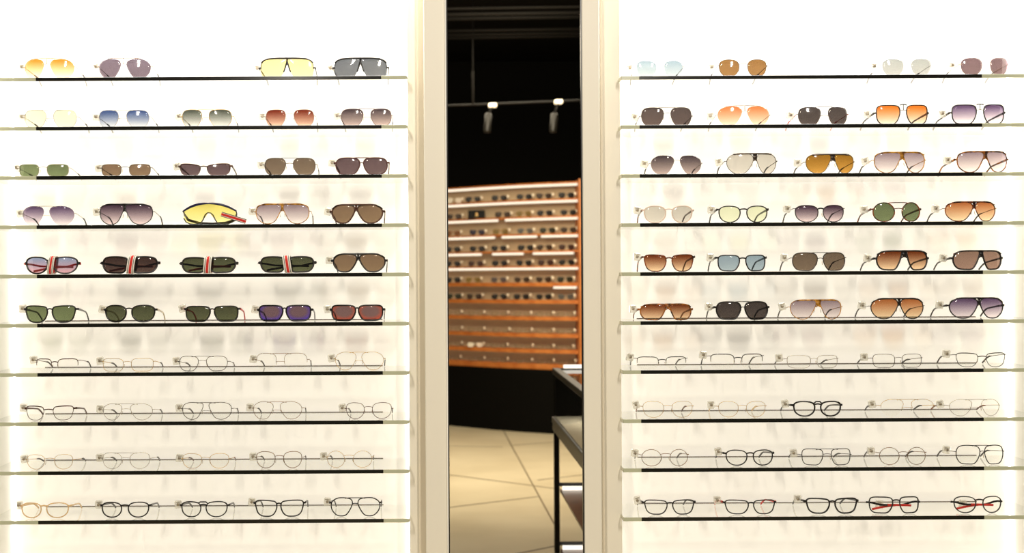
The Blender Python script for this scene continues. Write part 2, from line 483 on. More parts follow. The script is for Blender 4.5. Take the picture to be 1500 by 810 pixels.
    for sgn, xh, yh in hin:
        mb = MB(); ht = .0052 if plastic else .0016; tt = .0030 if plastic else .0014
        tips = MB()
        dip = max(0., min(.009, zH - .010))
        if not folded:
            P = []
            for i in range(13):
                u = i / 12; y = yh + (.092 - yh) * u
                P.append((xh - sgn * .0035 * u, y, zH - dip * u + .0004 * math.sin(PI * u)))
            Q = []
            drop = zH - dip - .0022
            for i in range(9):
                u = i / 8
                Q.append((xh - sgn * (.0035 + .003 * u), .092 + (tl - .092) * (u ** .92), zH - dip - drop * (u ** 1.5)))
            if plastic:
                A = P + Q[1:]
                mb.sweep(A, [ht * (1.1 - .35 * min(1, i / 10)) + (.0008 if i > 14 else 0) for i in range(len(A))], tt, (1, 0, 0))
            else:
                mb.sweep(P, ht, tt, (1, 0, 0)); tips.sweep([P[-2]] + [P[-1]] + Q[1:], [.0018, .0028] + [.0040] * 7 + [.0044], .0028, (1, 0, 0))
        else:                                       # arms folded across the back
            y0 = .018 + (.007 if sgn > 0 else 0)
            zl = h * (.44 if sgn < 0 else .40); ze = h * (.40 if sgn < 0 else .16)
            P = [(xh, yh, zH), (xh + sgn * .0006, y0 * .5, zH - .0005), (xh - sgn * .001, y0 - .002, zH - .002)]
            for i in range(12):
                u = i / 11; e = min(1., u / .35); e = e * e * (3 - 2 * e)
                P.append((xh - sgn * (.005 + (2 * half - .016) * u), y0, (zH - .002) + (zl - zH + .002) * e + (ze - zl) * max(0., (u - .4) / .6) ** 1.5))
            mb.sweep(P[:9], .003, .0048, (0, 0, 1)); tips.sweep(P[8:], .0034, .0054, (0, 0, 1))
        t = mb.build('temple', tm, root)
        if tips.v: tips.build('temple_tip', FRAME[tipcol or 'tip'](), t)
    # tag on the arm
    if tagged:
        sgn, xh, yh = hin[0]
        if folded: security_tag(root, X((L0 + L1) / 2 + 4), .034, h * .42, .1)
        elif case == 'left': security_tag(root, xh - .006, .017, zH + .001 - taglow, random.uniform(-.2, .2))
        else: security_tag(root, xh - .009, .033, zH + .001 - taglow, random.uniform(-.25, .25))
    if strap:                                       # striped elastic band pulled round the bridge
        px0, px1, slant = strap
        x0, x1 = X(px0), X(px1); wd = x1 - x0; mb = MB()
        K = 36; stripes = [(0, .15, 0), (.15, .23, 1), (.23, .33, 0), (.33, .67, 2), (.67, .77, 0), (.77, .85, 1), (.85, 1, 0)]
        for a, b, mi in stripes:
            v = []; f = []
            for i in range(K):
                th = 2 * PI * i / K; c, s_ = math.cos(th), math.sin(th)
                c = math.copysign(abs(c) ** .6, c); s_ = math.copysign(abs(s_) ** .6, s_)
                for r in (1., .93):
                    y = .010 + .0195 * c * r; z = h * .5 + (h * .5 + .0022 - .0014) * s_ * r + .0004
                    for q in (a, b): v.append((x0 + wd * q + slant * (z / h - .5), y, max(z, .0002)))
            for i in range(K):
                j = (i + 1) % K; A, B = i * 4, j * 4
                f += [(A, A + 1, B + 1, B), (A + 2, B + 2, B + 3, A + 3), (A, B, B + 2, A + 2), (A + 1, A + 3, B + 3, B + 1)]
            mb.add(v, f, mi)
        mb.build('strap', [principled('strap_white', (240, 234, 222), .7), principled('strap_black', (30, 24, 24), .7), principled('strap_red', (214, 38, 26), .7)], root)
    return root

# ------------------------------------------------------------------ setting of the two cases
WHITE = principled('white_case_laminate', (246, 243, 236), .45, spec=.3)
BACKGLOW = principled('white_panel_fill_glow', (248, 245, 238), .35, spec=.35, emit=.34, emit_rgb=(255, 248, 238))  # white back panel; glow added to brighten the case wall
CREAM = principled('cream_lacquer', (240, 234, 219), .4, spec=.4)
SHADE = principled('shaded_cream_lacquer', (222, 211, 190), .5, spec=.3)  # shade of the recessed steps put into a darker cream
DARKEDGE = principled('dark_green_glass_edge', (20, 20, 12), .12, spec=.6)  # dark refraction in the glass edge put into its colour
LEDM = emitter('case_led_diffuser', (1.0, .97, .93), 8.)
def slab(name, p, mat, b=0.):
    mb = MB(); mb.box(*p, b); o = mb.build(name, mat); return struct(o)
BK = SHELF_DEPTH + .002
xb = lambda px: at(px, 405, BK).x          # x at the back panel
xf = lambda px, y=0.: at(px, 405, y).x
Z0, Z1 = .36, 2.12
XL0, XL1 = xb(18), xb(600.5)
XR0, XR1 = xb(897), xb(1480)
slab('wall_back', (XL0 - .01, XL1, BK, BK + .02, Z0, Z1), BACKGLOW)
slab('wall_back', (XR0, XR1 + .01, BK, BK + .02, Z0, Z1), BACKGLOW)
slab('wall_left', (XL0 - .03, XL0, -.06, BK, Z0, Z1), WHITE)
slab('wall_right', (XR1, XR1 + .03, -.06, BK, Z0, Z1), WHITE)
for x0, x1 in ((XL0 - .03, XL1), (XR0, XR1 + .03)):
    slab('trim_1', (x0, x1, -.03, BK + .02, Z0 - .03, Z0), WHITE)          # case bottom
    slab('trim_2', (x0, x1, -.03, BK + .02, Z1, Z1 + .03), WHITE)          # case top
    slab('trim_3', (x0, x1, -.02, BK + .02, 0, Z0 - .03), CREAM)           # plinth
# pilaster between the first case and the mirror opening, stepped as in the photo
slab('trim_4', (XL1 - .001, xf(613.5, .07), .07, .20, 0, 3.0), CREAM)
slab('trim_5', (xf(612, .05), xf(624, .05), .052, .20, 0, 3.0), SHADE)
slab('trim_6', (xf(622), xf(653.5), .0, .16, 0, 3.0), CREAM, .002)
slab('trim_7', (xf(653.2), xf(655.2), -.004, .03, 0, 3.0), WHITE)
slab('trim_8', (xf(655.2), xf(657), .0, .02, 0, 3.0), principled('dark_frame', (26, 24, 22), .3))
slab('trim_9', (xf(852.2), xf(854), .0, .012, 0, 3.0), principled('dark_frame', (26, 24, 22), .3))
slab('trim_10', (xf(854), xf(880), .0, .025, 0, 3.0), CREAM, .002)
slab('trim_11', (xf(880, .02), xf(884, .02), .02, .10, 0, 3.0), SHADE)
slab('trim_12', (xf(883.5, .05), XR0 + .001, .05, .20, 0, 3.0), CREAM)

GLASS = thin_glass('shelf_glass', (.985, .99, .982), .9)
ENDG = principled('led_lit_glass_edge', (190, 192, 164), .15, spec=.6)  # LED glow at the shelf ends put into the edge colour
RAIL = principled('thin_steel_rail', (96, 82, 68), .4, .3)
def shelf(case, row):
    z = ROWS[case][row - 1]
    if case == 'left': x0, x1 = xb(18) + .002, xf(597.5); d0, d1 = xf(54), xf(560)
    else: x0, x1 = xf(912), xb(1480) - .002; d0, d1 = xf(938), xf(1440)
    t = thing('glass_shelf', 'clear glass shelf with dark front edge, %s in the %s case' % ('topmost' if row == 1 else 'lowest' if row == 10 else ORD[row - 1] + ' from the top', case), 'shelf', ((x0 + x1) / 2, 0, z), 'glass shelves of the %s case' % case)
    X = lambda x: x - (x0 + x1) / 2
    mb = MB(); mb.box(X(x0), X(x1), .002, SHELF_DEPTH, -TH / 2, TH / 2); mb.build('glass_panel', GLASS, t)
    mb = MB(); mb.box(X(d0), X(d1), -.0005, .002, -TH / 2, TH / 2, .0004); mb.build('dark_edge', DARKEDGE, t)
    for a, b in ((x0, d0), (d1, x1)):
        mb = MB(); mb.box(X(a), X(b), -.0005, .002, -TH / 2, TH / 2, .0004); mb.build('lit_edge', ENDG, t)
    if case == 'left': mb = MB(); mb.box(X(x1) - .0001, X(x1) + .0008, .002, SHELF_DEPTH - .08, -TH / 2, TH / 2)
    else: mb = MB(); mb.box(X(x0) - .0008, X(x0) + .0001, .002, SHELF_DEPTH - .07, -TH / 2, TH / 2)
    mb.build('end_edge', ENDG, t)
    if row >= 6:                                    # slim rail that carries the back edge of the glass
        a, b = (xb(66), xb(560)) if case == 'left' else (xb(932), xb(1428))
        mb = MB(); mb.box(X(a), X(b), SHELF_DEPTH - .003, SHELF_DEPTH, TH / 2, TH / 2 + .0016, .0003); mb.build('back_rail', RAIL, t)
    return t
for case in ('left', 'right'):
    for r in range(1, 11): shelf(case, r)
for case, x, w in (('left', XL0 + .005, 'at the outer side of the left case'), ('left', XL1 - .005, 'at the pilaster side of the left case'),
             ('right', XR0 + .005, 'at the pilaster side of the right case'), ('right', XR1 - .005, 'at the outer side of the right case')):
    mb = MB(); mb.box(x - .0026, x + .0026, BK - .0035, BK - .0003, Z0 + .01, Z1 - .01, .0008)
    tag(mb.build('led_strip', LEDM), 'slim upright white light strip ' + w, 'light strip', 'upright light strips of the cases')

# ------------------------------------------------------------------ spectacles, case by case, shelf by shelf
G = spectacles
# --- left case
G('left', 1, 35, 64, 73.4, 107.6, 86, 'avi', 'none', .8, 'gold', 'orange', 'bar', 'rimless orange gradient aviator sunglasses with straight gold top bar', bar=.55)
G('left', 1, 144, 177, 185, 220, 85.5, 'avi', 'none', .8, 'bronze', 'plum', 'bar', 'rimless plum grey aviator sunglasses with straight bronze top bar', bar=.6)
G('left', 1, 381, 421, 420, 459.5, 84, 'big', 'semi', 2., 'black', 'yellow', 'wide', 'large yellow lens shield sunglasses with black brow', brow=4.6, nose=True, zh=.5)
G('left', 1, 489, 528.5, 527.5, 567, 84, 'big', 'semi', 2., 'black', 'slate', 'wide', 'large slate grey shield sunglasses with black brow', brow=4.6, nose=True, zh=.5)
G('left', 2, 35, 68, 78, 111.5, 160.6, 'nav', 'full', .9, 'silver', 'paleyellow', 'high', 'pale yellow lens wire sunglasses with bar across the top')
G('left', 2, 144, 174, 185, 218, 160.8, 'nav', 'full', .9, 'silver', 'blue', 'high', 'blue gradient aviator sunglasses in thin silver wire')
G('left', 2, 266, 296, 305.7, 339.4, 160, 'nav', 'full', .9, 'gold', 'greengrey', 'high', 'green grey gradient sunglasses in thin gold wire')
G('left', 2, 388.7, 418.8, 430, 460, 160, 'nav', 'full', .9, 'silver', 'rust', 'arch', 'rust red gradient wire sunglasses')
G('left', 2, 499, 532.6, 542.5, 573.6, 159, 'nav', 'full', .9, 'wine', 'taupegrad', 'high', 'taupe gradient square aviator sunglasses with dark top bar')
G('left', 3, 27, 57.5, 68.4, 100, 240.2, 'rec', 'full', 1., 'silver', 'green', 'arch', 'small rectangular green lens wire sunglasses', zh=.7)
G('left', 3, 148, 178, 189, 220, 240.2, 'rec', 'full', 1., 'gun', 'brown', 'arch', 'small rectangular brown lens wire sunglasses', zh=.7)
G('left', 3, 263, 294, 302.6, 337, 239, 'spo', 'semi', 2.2, 'brown', 'mauve', 'arch', 'narrow mauve sport sunglasses with dark half rim', zh=.78)
G('left', 3, 387, 419, 429, 462, 231, 'nav', 'full', 1.3, 'gun', 'taupe', 'double', 'taupe square aviator sunglasses with double metal bridge')
G('left', 3, 491, 528, 531.6, 568, 230.3, 'nav', 'full', 2.1, 'wine', 'mauve', 'double', 'large mauve aviator sunglasses in dark double bridge frame', zh=.7)
G('left', 4, 32, 64, 72, 107.6, 301.6, 'avi', 'none', .8, 'silver', 'purplegrad', 'high', 'rimless purple gradient aviator sunglasses')
G('left', 4, 145, 182, 183, 223.5, 298, 'avi2', 'full', 1.7, 'black', 'purpledark', 'wide', 'dark purple gradient aviator sunglasses in thin black rims', brow=2.6)
G('left', 4, 374, 413, 414, 453, 297.7, 'avi2', 'full', 1.6, 'tortgold', 'greygrad', 'wide', 'pale grey gradient aviator sunglasses in tortoiseshell rims', brow=2.4)
G('left', 4, 485, 521, 522.5, 561.4, 298.5, 'avi', 'full', 2.8, 'brown', 'brown', 'wide', 'brown lens aviator sunglasses in dark brown plastic', brow=4.)
G('left', 5, 36, 71, 76, 113, 375.5, 'pan', 'full', 3., 'black', 'blue_redsheen', 'key', 'folded round sunglasses with blue lenses, red sheen and striped band', temple='red', tipcol='coral', folded=True, strap=(71, 80, .006), tagged=False, wrap=.011)
G('left', 5, 148, 188, 190, 230, 374.8, 'wrap', 'full', 3.2, 'black', 'darkbrown', 'key', 'folded dark brown wraparound sunglasses with striped band', temple='black', tipcol='red', folded=True, strap=(187, 198, .007), tagged=False, wrap=.013)
G('left', 5, 264.5, 303, 305, 345, 376, 'wrap', 'full', 3.2, 'matte', 'darkgreen', 'key', 'folded olive green wraparound sunglasses with upright striped band', temple='matte', tipcol='red', folded=True, strap=(299, 310, .004), tagged=False, wrap=.013)
G('left', 5, 380, 419, 421, 460, 374.8, 'wrap', 'full', 3.2, 'matte', 'darkgreen', 'key', 'folded square green lens sunglasses with band tilted towards the pilaster', temple='matte', tipcol='tip', folded=True, strap=(415.5, 426.5, -.006), tagged=False, wrap=.013)
G('left', 5, 487, 524, 525.5, 565, 370.6, 'avi', 'full', 2.8, 'black', 'brown', 'wide', 'brown lens aviator sunglasses in black plastic', brow=4.)
G('left', 6, 36, 70.5, 75.5, 110.5, 447, 'way', 'full', 2.6, 'black', 'green', 'key', 'green lens sunglasses in slim black square frame', zh=.78)
G('left', 6, 153, 186, 192, 227, 446.2, 'pan', 'full', 2.8, 'black', 'darkgreen', 'key', 'round dark green sunglasses in black with pale beige arms', temple='beige', tipcol='tip', zh=.72)
G('left', 6, 271, 309, 313, 349, 447.6, 'sqr', 'full', 2.6, 'black', 'darkgreen', 'key', 'square dark green sunglasses in black with red arms', temple='red', zh=.8)
G('left', 6, 378, 415.5, 418, 455.6, 446.3, 'sqr', 'full', 3., 'black', 'bluemirror', 'key', 'blue violet mirrored sunglasses in black square frame', wrap=.010, zh=.7)
G('left', 6, 484.6, 522, 524, 561.4, 446, 'sqr', 'full', 3., 'black', 'redmirror', 'key', 'red grey mirrored sunglasses in black square frame', wrap=.010, zh=.7)
G('left', 7, 52, 76, 84, 114, 525, 'rec', 'semi', 1.8, 'brown', 'clear', 'arch', 'half rim eyeglasses with dark brown brow', zh=.85)
G('left', 7, 150, 181, 192, 224, 524.8, 'rec', 'full', .9, 'gold', 'clear', 'arch', 'thin gold rectangular wire eyeglasses', zh=.75)
G('left', 7, 262, 291, 302, 333, 521.3, 'nav', 'full', 1.1, 'gun', 'clear', 'double', 'dark wire aviator eyeglasses with double bridge')
G('left', 7, 375, 405, 416, 450, 517, 'nav', 'semi', 1.0, 'bronze', 'clear', 'high', 'bronze half rim aviator eyeglasses open at the bottom')
G('left', 7, 490.6, 522, 529.5, 562, 515.3, 'avi', 'full', .9, 'gold', 'clear', 'high', 'gold wire aviator eyeglasses with long top bar', bar=.6)
G('left', 8, 37, 65, 77, 107.6, 594, 'way', 'brow', 2.2, 'brown', 'clear', 'arch', 'brown browline eyeglasses with thin gold lower rims', zh=.8)
G('left', 8, 150, 179, 190.6, 223, 591, 'avi', 'full', 1., 'silver', 'clear', 'double', 'silver wire aviator eyeglasses with double bridge')
G('left', 8, 266.5, 298, 305.5, 339, 589, 'avi2', 'full', 1.2, 'gun', 'clear', 'high', 'dark wire navigator eyeglasses with flat top bar', bar=.5)
G('left', 8, 370.5, 400.6, 410, 442, 588, 'avi', 'full', .9, 'bronze', 'clear', 'high', 'thin bronze wire aviator eyeglasses with curved top bar')
G('left', 8, 506.7, 534, 545, 573.6, 589.4, 'pan', 'full', 1.1, 'wine', 'clear', 'arch', 'dark red rounded wire eyeglasses beside the pilaster')
G('left', 9, 38.4, 66, 79.4, 106, 665.6, 'pan', 'full', .8, 'gold', 'clear', 'arch', 'very thin pale gold round eyeglasses nearest the outer panel')
G('left', 9, 149.5, 178.5, 190, 219, 662.7, 'pan', 'full', .9, 'silver', 'clear', 'double', 'silver round eyeglasses with low double bridge')
G('left', 9, 266.6, 296, 307, 335, 664, 'pan', 'full', .9, 'gold', 'clear', 'arch', 'pink gold round eyeglasses with red brown tips', tipcol='tiptort')
G('left', 9, 375, 403.5, 415, 442, 661, 'pan', 'full', 1.2, 'bronze', 'clear', 'arch', 'bronze round wire eyeglasses with stronger rims')
G('left', 9, 479, 505, 517, 545, 660.3, 'rnd', 'full', .8, 'gold', 'clear', 'arch', 'fine gold round eyeglasses nearest the pilaster')
G('left', 10, 30.4, 61, 67.6, 100, 736, 'pan', 'full', 2.1, 'peach', 'clear', 'key', 'peach crystal round eyeglasses', zh=.75)
G('left', 10, 148, 179, 187, 218, 735, 'pan', 'full', 2.4, 'black', 'clear', 'key', 'black round eyeglasses with keyhole bridge', zh=.75)
G('left', 10, 265, 295, 301, 333, 734, 'pan', 'full', 2.2, 'black', 'clear', 'key', 'black round eyeglasses with thick flat brow bar', brow=3.2, zh=.72)
G('left', 10, 373, 406.5, 410.5, 445, 732, 'way', 'full', 2.4, 'black', 'clear', 'key', 'black square eyeglasses with softly curved brow', zh=.8)
G('left', 10, 484, 517, 523.5, 557, 728.2, 'avi', 'full', 2.1, 'black', 'clear', 'double', 'black aviator eyeglasses with double bridge', zh=.7, bar_w=2.6)
# --- right case
G('right', 1, 933, 962, 973, 1001, 88, 'pan', 'none', .8, 'silver', 'paleblue', 'arch', 'rimless pale blue grey sunglasses', zh=.65)
G('right', 1, 1053.7, 1083, 1094.6, 1123.6, 86.7, 'pan', 'full', 1., 'gun', 'tobacco', 'arch', 'tobacco brown round sunglasses in thin dark wire', zh=.65)
G('right', 1, 1294, 1324, 1335, 1365, 85.3, 'pan', 'none', .8, 'silver', 'silver', 'arch', 'rimless silver mirrored sunglasses', zh=.65)
G('right', 1, 1409, 1439, 1450.5, 1478, 84, 'pan', 'none', .8, 'gold', 'mauve', 'arch', 'rimless mauve round sunglasses', zh=.65)
G('right', 2, 939.6, 972.5, 982, 1013.5, 157, 'nav', 'full', 1., 'gun', 'darktaupe', 'double', 'dark taupe square aviator sunglasses with double bridge', zh=.55)
G('right', 2, 1052, 1087, 1094.6, 1127.5, 155, 'avi', 'none', .8, 'silver', 'pinkorange', 'bar', 'rimless orange pink aviator sunglasses with straight top bar', bar=.6, zh=.55)
G('right', 2, 1170, 1202.5, 1213, 1242, 156, 'nav', 'none', .9, 'gun', 'charcoal', 'high', 'rimless charcoal purple sunglasses with red arms', temple='red', tipcol='red', zh=.6)
G('right', 2, 1284, 1319, 1327, 1360, 153.3, 'sqr', 'full', 2.0, 'black', 'orange', 'bar', 'square orange gradient sunglasses in thin black rims', bar=.02, zh=.6)
G('right', 2, 1395, 1431, 1440, 1472.5, 152.7, 'sqr', 'full', 2.0, 'black', 'purplegrad', 'bar', 'square purple gradient sunglasses in thin black rims', bar=.02, zh=.6)
G('right', 3, 954, 987.6, 996, 1028, 227.2, 'avi', 'none', .8, 'silver', 'taupegrad', 'arch', 'rimless mauve gradient aviator sunglasses', zh=.6)
G('right', 3, 1064.6, 1104, 1108, 1138, 224, 'avi', 'full', 1.1, 'gun', 'mirror', 'wide', 'silver mirrored aviator sunglasses with dark top bar', zh=.62)
G('right', 3, 1181, 1217.6, 1222, 1251.4, 225, 'avi2', 'full', 1.1, 'gun', 'amber', 'wide', 'amber brown aviator sunglasses with dark bridge bar', zh=.6)
G('right', 3, 1281, 1320, 1323, 1356, 222, 'avi2', 'full', 1.8, 'tortgold', 'greygrad', 'wide', 'grey gradient aviator sunglasses in amber tortoiseshell rims', brow=3., zh=.62)
G('right', 3, 1402.5, 1442, 1444.5, 1477, 221, 'avi2', 'full', 2., 'tort', 'greygrad', 'wide', 'grey gradient aviator sunglasses in dark tortoiseshell rims', brow=3.2, zh=.62)
G('right', 4, 943.5, 976, 983.5, 1015, 300.8, 'pan', 'full', 2.1, 'crystal', 'mirror', 'key', 'round silver mirrored sunglasses in clear frame with tortoiseshell arms', temple='tortred', zh=.75)
G('right', 4, 1053, 1085, 1093, 1125, 301, 'pan', 'full', 2.2, 'black', 'palegreen', 'key', 'pale green lens round sunglasses in black frame', zh=.78)
G('right', 4, 1165, 1199, 1205, 1237, 300, 'pan', 'full', 1.8, 'black', 'purpledark', 'key', 'round dark purple gradient sunglasses in slim black frame', zh=.8)
G('right', 4, 1279, 1311, 1320.5, 1349, 296, 'rnd', 'full', 2., 'tortred', 'green', 'double', 'round green sunglasses in tortoiseshell with metal double bridge', zh=.65)
G('right', 4, 1385, 1425.5, 1428, 1459.6, 294.6, 'avi', 'full', 1.8, 'tortred', 'tan', 'wide', 'tan gradient aviator sunglasses in red tortoiseshell rims', brow=2.6, zh=.65)
G('right', 5, 943.5, 976.5, 983.5, 1016.6, 372.3, 'way', 'full', 2., 'tortred', 'browngrad', 'key', 'brown gradient sunglasses in slim tortoiseshell frame', zh=.85)
G('right', 5, 1051.6, 1084, 1091.5, 1122, 373, 'sqr', 'full', 2.3, 'black', 'lightblue', 'key', 'light blue lens square sunglasses in black frame', zh=.83)
G('right', 5, 1161, 1198, 1205, 1239, 369.3, 'nav', 'full', 1.7, 'black', 'taupe', 'double', 'taupe aviator sunglasses in black with double bridge', zh=.7)
G('right', 5, 1284, 1322, 1327, 1360, 366.3, 'flat', 'full', 2.8, 'black', 'browngrad', 'wide', 'brown gradient square sunglasses in heavy black frame', brow=3.8, zh=.6)
G('right', 5, 1396, 1436, 1438, 1468.6, 366.2, 'flat', 'full', 2.8, 'black', 'warmtaupe', 'wide', 'taupe lens square sunglasses in heavy black frame', brow=3.6, zh=.6)
G('right', 6, 937.5, 976.5, 980, 1013.5, 444.3, 'flat', 'full', 2.4, 'tort', 'browngrad', 'wide', 'brown gradient flat top sunglasses in dark tortoiseshell', brow=3.4, zh=.65)
G('right', 6, 1049, 1086, 1090, 1126, 441, 'nav', 'full', 2.6, 'black', 'charcoal', 'double', 'charcoal aviator sunglasses in thick black double bridge frame', zh=.68, bar_w=2.4)
G('right', 6, 1158, 1196, 1201, 1233.5, 438.2, 'avi2', 'full', 1.5, 'tortgold', 'greygrad', 'wide', 'pink grey gradient aviator sunglasses in amber tortoiseshell', zh=.62)
G('right', 6, 1276, 1316, 1318, 1354, 436.2, 'avi', 'full', 1.9, 'black', 'tan', 'wide', 'tan gradient aviator sunglasses in thin black rims', brow=2.4, zh=.62)
G('right', 6, 1391, 1433, 1435, 1471, 435.2, 'avi', 'full', 2.1, 'black', 'purplegrad', 'wide', 'purple gradient aviator sunglasses in dark rims', brow=2.8, zh=.62)
G('right', 7, 933, 965, 975, 1006, 522, 'rec', 'semi', 1.7, 'black', 'clear', 'arch', 'black half rim eyeglasses nearest the pilaster', zh=.85)
G('right', 7, 1041, 1076, 1086, 1118, 518, 'rec', 'semi', 1.8, 'black', 'clear', 'arch', 'black half rim eyeglasses second from the pilaster', zh=.85)
G('right', 7, 1153.5, 1187.7, 1196.5, 1227.6, 520.2, 'rec', 'full', 1., 'silver', 'clear', 'arch', 'silver rectangular wire eyeglasses', zh=.72)
G('right', 7, 1279.4, 1311, 1321, 1351, 518.4, 'rec', 'full', 1., 'gun', 'clear', 'arch', 'dark grey rectangular wire eyeglasses', zh=.7)
G('right', 7, 1401, 1433, 1444, 1474, 516.3, 'way', 'brow', 1.9, 'black', 'clear', 'arch', 'thin wire eyeglasses with black brow', zh=.85)
G('right', 8, 942, 972.5, 984, 1015, 587.5, 'pan', 'full', .8, 'gold', 'clear', 'arch', 'fine gold round eyeglasses with red brown tip', tipcol='tiptort', zh=.68)
G('right', 8, 1053, 1081.7, 1093, 1122, 587.7, 'pan', 'full', .8, 'gold', 'clear', 'arch', 'fine gold round eyeglasses beside the thick black pair', tipcol='peach', zh=.68)
G('right', 8, 1162.5, 1194.5, 1201, 1233, 587, 'pan', 'full', 2.9, 'black', 'clear', 'key', 'thick black round eyeglasses with flat brow bar', brow=3.6, zh=.72)
G('right', 8, 1291, 1323.5, 1334.6, 1369, 584.5, 'avi', 'semi', .9, 'gold', 'clear', 'high', 'thin gold half rim aviator eyeglasses', zh=.62)
G('right', 8, 1391.7, 1424, 1437.5, 1465, 584.6, 'avi', 'full', .9, 'silver', 'clear', 'high', 'thin silver aviator eyeglasses with tortoiseshell arm tips', tipcol='tiptort', zh=.62)
G('right', 9, 940, 969, 981, 1008, 658, 'rnd', 'full', 1.1, 'bronze', 'clear', 'arch', 'bronze round wire eyeglasses', zh=.66)
G('right', 9, 1063.6, 1095, 1102.5, 1133, 658.5, 'pan', 'full', 2.2, 'black', 'clear', 'key', 'black round plastic eyeglasses', zh=.76)
G('right', 9, 1175, 1206, 1217, 1246.7, 657, 'sqr', 'full', 1.5, 'black', 'clear', 'double', 'black square metal eyeglasses with thin double bridge', zh=.62)
G('right', 9, 1289, 1317.6, 1329, 1357, 655, 'rnd', 'full', 1.1, 'bronze', 'clear', 'arch', 'antique gold round eyeglasses with dark tips', zh=.68)
G('right', 9, 1401, 1436, 1441.5, 1471, 651.6, 'nav', 'full', 1.8, 'black', 'clear', 'double', 'large black aviator eyeglasses with double bridge', zh=.65, bar_w=2.)
G('right', 10, 944, 978, 984.5, 1017.5, 731.7, 'way', 'full', 2.2, 'black', 'clear', 'key', 'slim black rectangular eyeglasses with black arms', zh=.8)
G('right', 10, 1062, 1097, 1103, 1136, 731.7, 'way', 'full', 2.2, 'black', 'clear', 'key', 'black rectangular eyeglasses with red arms', temple='red', tipcol='red', zh=.8)
G('right', 10, 1181, 1216, 1222, 1256.7, 729, 'way', 'full', 2.9, 'black', 'clear', 'key', 'thick black rectangular eyeglasses', zh=.78)
G('right', 10, 1273.5, 1308.5, 1317, 1347, 727.2, 'sqr', 'full', 2.3, 'matte', 'clear', 'key', 'folded black square eyeglasses with red arm tips', temple='black', tipcol='red', folded=True, zh=.65, taglow=.014)
G('right', 10, 1398, 1430, 1439, 1468, 726.6, 'pan', 'full', 2., 'matte', 'clear', 'key', 'folded black round eyeglasses with red arms', temple='black', tipcol='red', folded=True, zh=.65, taglow=.012)

# the yellow sport mask with its striped headband, fourth shelf of the left case
def mask():
    zt = shelf_top('left', 4); yt = 296.4
    o = at(305.5, yt, FRONT); h = o.z - zt - .0006
    org = Vector((o.x, FRONT, zt + .0006))
    t = thing('sport_mask', 'yellow one piece sport mask sunglasses with navy brow and striped headband, left case', 'sunglasses', org, 'sunglasses on the left case shelves')
    X = lambda px: at(px, yt, FRONT).x - org.x
    hw = (X(344.6) - X(266)) / 2; yf = lambda x: .016 * (x / hw) ** 2
    lo = []
    for i in range(21):                                         # upper edge, then the lower edge with the nose cut
        u = -1 + i / 10; lo.append((u * hw, h * (1 - .34 * abs(u) ** 2.3)))
    for u, q in ((1, .5), (.97, .3), (.88, .13), (.72, .04), (.5, .02), (.34, .05), (.25, .2), (.17, .42), (.08, .52), (-.04, .53), (-.13, .44), (-.21, .22), (-.3, .05), (-.45, .02), (-.72, .04), (-.88, .13), (-.97, .3), (-1, .5)):
        lo.append((u * hw, h * q))
    lo = lo[::-1]
    lens_mesh([(x * .985, z * .97 + .0004) for x, z in lo], lambda x: yf(x) + .001, dome=.0).build('lens', lens_mat('mask'), t)
    mb = MB(); P = []
    for i in range(27):
        u = -1 + i / 13; P.append((u * hw, yf(u * hw), h * (1 - .34 * abs(u) ** 2.3) - .0026))
    mb.sweep(P, [.0038 + .0022 * abs(math.sin(PI * i / 26 * 2)) for i in range(27)], .005, (0, 1, 0)); mb.build('brow_frame', FRAME['navy'](), t)
    mb = MB(); mb.sweep([(x, yf(x), z) for x, z in lo[1:18]], .0026, .004, (0, 1, 0)); mb.build('lower_rim', FRAME['black'](), t)
    for sg in (-1, 1):
        mb = MB(); mb.sweep([(sg * hw * .985, yf(hw), h * .62), (sg * hw * .99, .03, h * .5), (sg * hw * .9, .05, h * .25), (sg * hw * .5, .056, .006), (0, .058, .004)], .002, .007, (0, 0, 1)); mb.build('temple', FRAME['black'](), t)
    # headband end lying towards the viewer
    a, b = at(324, 313.5, .012) - org, at(360, 324.5, .012) - org
    mb = MB(); w = .0115; dx, dz = b.x - a.x, b.z - a.z; l = math.hypot(dx, dz); nx, nz = -dz / l, dx / l
    for q0, q1, mi in ((-.5, -.36, 1), (-.36, -.26, 0), (-.26, .26, 2), (.26, .36, 0), (.36, .5, 1)):
        v = []
        for y in (-.0165, -.0145):
            for (p, q) in ((a, q0), (b, q0), (b, q1), (a, q1)): v.append((p.x + nx * w * q, y, max(p.z + nz * w * q, .0003)))
        mb.add(v, [(0, 1, 2, 3), (7, 6, 5, 4), (0, 4, 5, 1), (1, 5, 6, 2), (2, 6, 7, 3), (3, 7, 4, 0)], mi)
    mb.build('headband', [principled('strap_white', (240, 234, 222), .7), principled('strap_black', (30, 24, 24), .7), principled('strap_red', (214, 38, 26), .7)], t)
mask()

